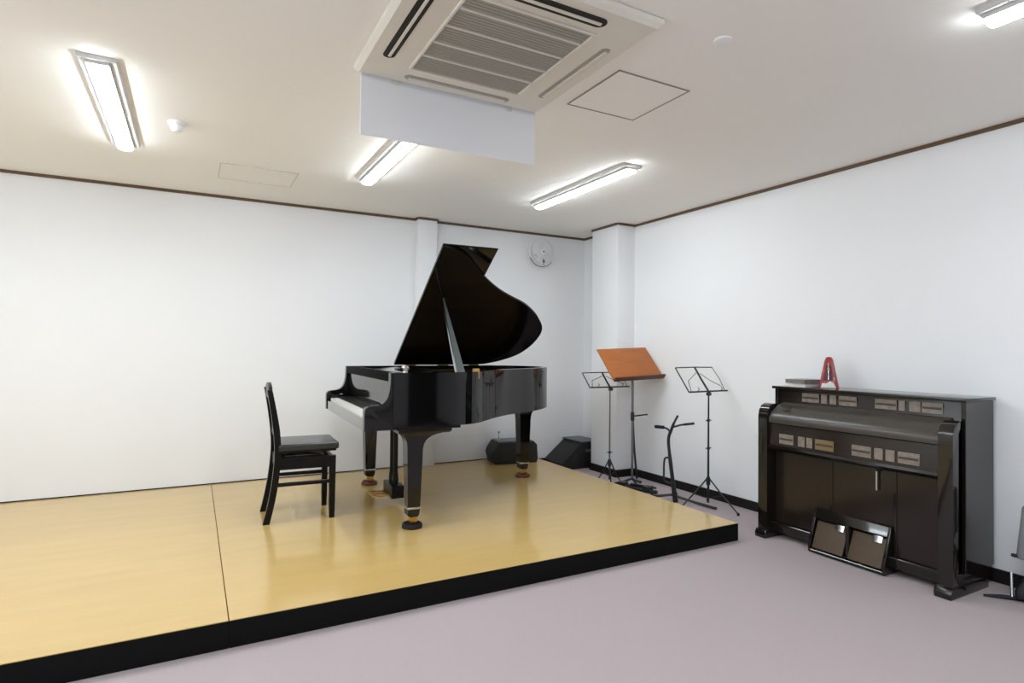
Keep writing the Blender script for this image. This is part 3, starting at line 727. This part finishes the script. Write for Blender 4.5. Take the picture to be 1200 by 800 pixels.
# wooden desk music stand
ws = thing('music_stand', 'music stand with an orange-brown wooden desk', 'music stand', (3.585, 4.25, 0), -0.10)
ct, stt = math.cos(0.755), math.sin(0.755); rl = 0.058
def WD(u, v, n):  # desk coordinates: u right, v up the desk, n towards the reader
    u2 = u * math.cos(rl) - v * math.sin(rl); v2 = u * math.sin(rl) + v * math.cos(rl)
    return Vector((u2, v2 * stt - n * ct - 0.10, 0.997 + v2 * ct + n * stt))
def wbox(lo, hi, bev=0.003):
    bm = bx(lo, hi, bev, 2)
    for v in bm.verts: v.co = WD(*v.co)
    return bm
obj('wooden_desk', wbox((-0.279, 0.0, -0.010), (0.279, 0.374, 0.0)), 'desk_wood', ws)
obj('desk_lip', wbox((-0.279, -0.016, -0.012), (0.281, 0.0, 0.040), 0.007), 'desk_edge', ws)
obj('desk_bracket', wbox((-0.06, 0.10, -0.030), (0.06, 0.22, -0.010)), 'black_metal', ws)
jt = WD(0, 0.15, -0.035)
obj('pole', tb([(0, 0, 0.05), (0, 0, 0.95), tuple(jt)], 0.011, 12), 'steel', ws)
cl = obj('height_clamp', lt([(0.017, 0.60), (0.018, 0.62), (0.018, 0.66), (0.015, 0.68)], n=14), 'black_metal', ws)
obj('clamp_lever', tb([(0, 0, 0.64), (0.09, -0.01, 0.648), (0.155, -0.015, 0.652)], 0.007, 8), 'black_metal', cl)
obj('stay', tb([(0.004, 0, 0.60), (0.020, 0.0, 0.35), (0.052, 0.0, 0.06)], 0.010, 10), 'black_metal', ws)
for k in range(3):
    a = math.radians(25 + 120 * k); c, s = math.cos(a), math.sin(a)
    L = obj('leg', tb([(0, 0, 0.065), (0.07 * c, 0.07 * s, 0.035), (0.15 * c, 0.15 * s, 0.010)], 0.010, 8), 'black_metal', ws)
    obj('rubber_foot', lt([(0.012, 0), (0.013, 0.014), (0.008, 0.02)], (0.15 * c, 0.15 * s, 0), 10), 'black_rubber', L)

# guitar stand standing in the gap beside the stage
gs = thing('guitar_stand', 'black guitar stand with two curved arms between the music stands', 'guitar stand', (3.52, 3.64, 0))
gp = obj('neck_tube', tb(catmull([(-0.005, -0.015, 0.01), (-0.012, 0.0, 0.14), (-0.025, 0.02, 0.32), (-0.035, 0.035, 0.50), (-0.028, 0.02, 0.58)], 5), [0.019] * 6 + [0.016] * 6 + [0.013] * 9, 12), 'black_metal', gs)
obj('neck_yoke', tb(catmull([(-0.028, 0.02, 0.57), (-0.015, 0.0, 0.64), (0.005, -0.03, 0.715)], 4), [0.012] * 5 + [0.009] * 4, 10), 'black_metal', gs)
a1 = obj('cradle_arm', tb(catmull([(-0.028, 0.02, 0.575), (-0.045, 0.04, 0.60), (-0.075, 0.055, 0.612)], 4), 0.008, 8), 'black_metal', gs)
obj('arm_pad', tb([(-0.070, 0.053, 0.612), (-0.145, 0.075, 0.620)], 0.014, 10), 'black_rubber', a1)
a2 = obj('cradle_arm', tb(catmull([(-0.020, 0.005, 0.615), (0.03, -0.03, 0.635), (0.06, -0.05, 0.640)], 4), 0.008, 8), 'black_metal', gs)
obj('arm_pad', tb([(0.055, -0.045, 0.640), (0.12, -0.10, 0.652)], 0.010, 10), 'black_rubber', a2)
obj('handle_loop', tb(catmull([(-0.030, 0.03, 0.36), (-0.062, 0.05, 0.35), (-0.070, 0.05, 0.24), (-0.066, 0.045, 0.17), (-0.02, 0.01, 0.15)], 5), 0.008, 8), 'black_metal', gs)
l1 = obj('leg', tb([(-0.004, -0.005, 0.05), (0.08, -0.16, 0.020), (0.115, -0.34, 0.012)], 0.011, 8), 'black_metal', gs)
obj('leg', tb([(-0.010, 0.0, 0.06), (0.12, 0.10, 0.035), (0.20, 0.19, 0.011)], 0.011, 8), 'black_metal', gs)
obj('leg', tb([(-0.010, 0.0, 0.06), (-0.10, 0.10, 0.035), (-0.17, 0.22, 0.011)], 0.011, 8), 'black_metal', gs)
obj('rubber_foot', lt([(0.018, 0.0), (0.022, 0.02), (0.019, 0.03)], (-0.005, -0.017, 0), 12), 'black_rubber', gs)

# folded stand lying on the carpet in the gap
fo = thing('folded_stand', 'collapsed black stand lying on the carpet beside the stage', 'folded stand', (3.47, 4.18, 0), math.atan2(-0.56, 0.27))
obj('tube_bundle', tb([(-0.10, 0, 0.022), (0.24, 0, 0.022)], 0.020, 10), 'black_metal', fo)
obj('tube_bundle', tb([(-0.06, -0.036, 0.018), (0.30, -0.044, 0.018)], 0.016, 10), 'black_metal', fo)
obj('clamp_block', bx((-0.08, -0.055, 0.002), (0.0, 0.028, 0.060), 0.008), 'black_metal', fo)
obj('clamp_block', bx((0.17, -0.062, 0.002), (0.24, 0.028, 0.055), 0.008), 'black_metal', fo)
obj('folded_leg', tb([(0.0, -0.04, 0.03), (0.06, -0.11, 0.012)], 0.009, 8), 'black_rubber', fo)
obj('folded_leg', tb([(0.22, -0.04, 0.03), (0.28, -0.105, 0.012)], 0.010, 8), 'black_rubber', fo)
obj('folded_leg', tb([(0.04, -0.015, 0.05), (0.28, -0.01, 0.045)], 0.009, 8), 'black_metal', fo)

# ------------------------------------------------------------------ cases
c1 = thing('equipment_case', 'black angular equipment case on the stage behind the tail leg', 'case', (2.845, 5.24, ZS), math.radians(-8))
prof = [(-0.205, 0.0), (-0.235, 0.10), (-0.222, 0.140), (-0.17, 0.215), (0.20, 0.215), (0.235, 0.18), (0.245, 0.04), (0.23, 0.0)]
obj('case_body', prism(bmesh.new(), prof, 1, -0.13, 0.13, 0.012), 'case', c1)
obj('case_top', prism(bmesh.new(), [(-0.17, -0.11), (0.17, -0.11), (0.17, 0.11), (-0.17, 0.11)], 2, 0.214, 0.222, 0.003), 'case_top', c1)  # grey plate paints the sheen on top of the black case
obj('control_panel', (lambda b: prism(b, [(-0.15, 0.05), (0.15, 0.05), (0.14, 0.17), (-0.14, 0.17)], 1, -0.134, -0.128, 0.002))(bmesh.new()), 'black_metal', c1)
obj('metal_stem', lt([(0.014, 0.222), (0.012, 0.240), (0.005, 0.250), (0.004, 0.285), (0.012, 0.292), (0.014, 0.305), (0.0, 0.312)], (-0.125, 0.02, 0), 14), 'chrome', c1)
c2 = thing('floor_speaker', 'black wedge speaker on the carpet in the room corner', 'speaker', (3.60, 5.255, 0), math.radians(0))
pf = [(-0.20, 0.0), (-0.235, 0.07), (0.02, 0.275), (0.225, 0.275), (0.225, 0.0)]
obj('speaker_cabinet', prism(bmesh.new(), pf, 1, -0.165, 0.185, 0.008), 'case', c2)
obj('speaker_lid', bx((0.0, -0.172, 0.274), (0.232, 0.190, 0.286), 0.004), 'case_top', c2)
obj('handle_plate', bx((0.06, -0.171, 0.17), (0.16, -0.164, 0.20), 0.003), 'steel', c2)

# ------------------------------------------------------------------ wall fan
fn = thing('wall_fan', 'round white wall fan with wire guard near the corner', 'fan', (3.262, YB, 2.29))
obj('wall_mount', bx((-0.045, -0.03, -0.10), (0.045, 0.0, 0.02), 0.006), 'white_plastic', fn)
obj('motor_housing', lt([(0.0, -0.03), (0.05, -0.035), (0.055, -0.07), (0.04, -0.085)], (0, 0, 0), 20, axis=1), 'white_plastic', fn)
bm = bmesh.new()
for r, d in ((0.150, -0.085), (0.148, -0.10), (0.120, -0.120), (0.085, -0.128), (0.05, -0.132)):
    tube(bm, [(r * math.cos(2 * math.pi * k / 40), d, r * math.sin(2 * math.pi * k / 40)) for k in range(41)], 0.0022 if r < .14 else 0.0042, 6, False)
gd = obj('guard_rings', bm, 'fan_mesh', fn)
bm = bmesh.new()
for k in range(30):
    a = 2 * math.pi * k / 30; c, s = math.cos(a), math.sin(a)
    tube(bm, [(0.035 * c, -0.132, 0.035 * s), (0.10 * c, -0.126, 0.10 * s), (0.148 * c, -0.10, 0.148 * s), (0.150 * c, -0.085, 0.150 * s), (0.12 * c, -0.045, 0.12 * s), (0.05 * c, -0.04, 0.05 * s)], 0.0012, 4, False)
s_ = obj('guard_wires', bm, 'fan_mesh', gd); s_['kind'] = 'stuff'
for k in range(3):
    pts = []
    for (r, a) in ((0.03, -10), (0.07, -30), (0.115, -38), (0.130, -10), (0.128, 25), (0.10, 45), (0.06, 40), (0.03, 20)):
        pts.append((r * math.cos(math.radians(a + 120 * k + 30)), r * math.sin(math.radians(a + 120 * k + 30))))
    obj('blade', prism(bmesh.new(), pts, 1, -0.100, -0.097), 'fan_blade', fn)
obj('hub_cap', lt([(0.0, -0.137), (0.022, -0.136), (0.032, -0.128), (0.03, -0.09)], (0, 0, 0), 20, axis=1), 'white_plastic', fn)
obj('hub_mark', lt([(0.0, -0.1385), (0.011, -0.1385), (0.011, -0.136)], (0, 0, 0), 14, axis=1), 'fan_grey', fn)
cd = obj('pull_cord', tb([(0.0, -0.075, -0.09), (0, -0.137, -0.075), (0, -0.138, -0.15)], 0.004, 6), 'fan_grey', fn)
obj('cord_knob', lt([(0.0, -0.150), (0.010, -0.143), (0.010, -0.125), (0.0, -0.118)], (0, -0.138, 0.03), 10), 'black_metal', fn)
bm = bmesh.new()
tube(bm, [(0.156 * math.cos(math.radians(a)), -0.092, 0.156 * math.sin(math.radians(a))) for a in range(205, 331, 6)], 0.005, 6)
obj('guard_clip', bm, 'fan_grey', gd)

# ------------------------------------------------------------------ stand at the right edge
pb = thing('floor_stand', 'grey bodied stand on black feet cut off by the right photo edge', 'stand', (3.74, 1.335, 0))
obj('stand_body', rloft(bmesh.new(), [(0.066, 0.215), (0.070, 0.235), (0.068, 0.25), (0.052, 0.47), (0.046, 0.482)]), 'grey_panel', pb)
obj('stand_post', tb([(0, 0, 0.03), (0, 0, 0.22)], 0.016, 12), 'black_metal', pb)
obj('foot_block', rloft(bmesh.new(), [(0.075, 0.018), (0.075, 0.05), (0.050, 0.11), (0.040, 0.135)]), 'black_metal', pb)
for a in (130, 250, 10):
    c, s_ = math.cos(math.radians(a)), math.sin(math.radians(a))
    ft = bmesh.new(); tube(ft, [(0.02 * c, 0.02 * s_, 0.011), (0.15 * c, 0.15 * s_, 0.011), (0.225 * c, 0.225 * s_, 0.007)], [0.011, 0.011, 0.006], 8)
    if a == 10:
        ft.free(); ft = bmesh.new(); tube(ft, [(0.02 * c, 0.02 * s_, 0.011), (0.12 * c, 0.12 * s_, 0.008)], [0.011, 0.007], 8)
    obj('foot', ft, 'black_metal', pb)
obj('strut', tb([(-0.085, 0.075, 0.022), (-0.05, 0.092, 0.135)], 0.008, 8), 'chrome', pb)
obj('body_knob', lt([(0.008, -0.012), (0.010, 0.0), (0.008, 0.012)], (-0.066, 0.072, 0.228), 12, axis=1), 'black_metal', pb)
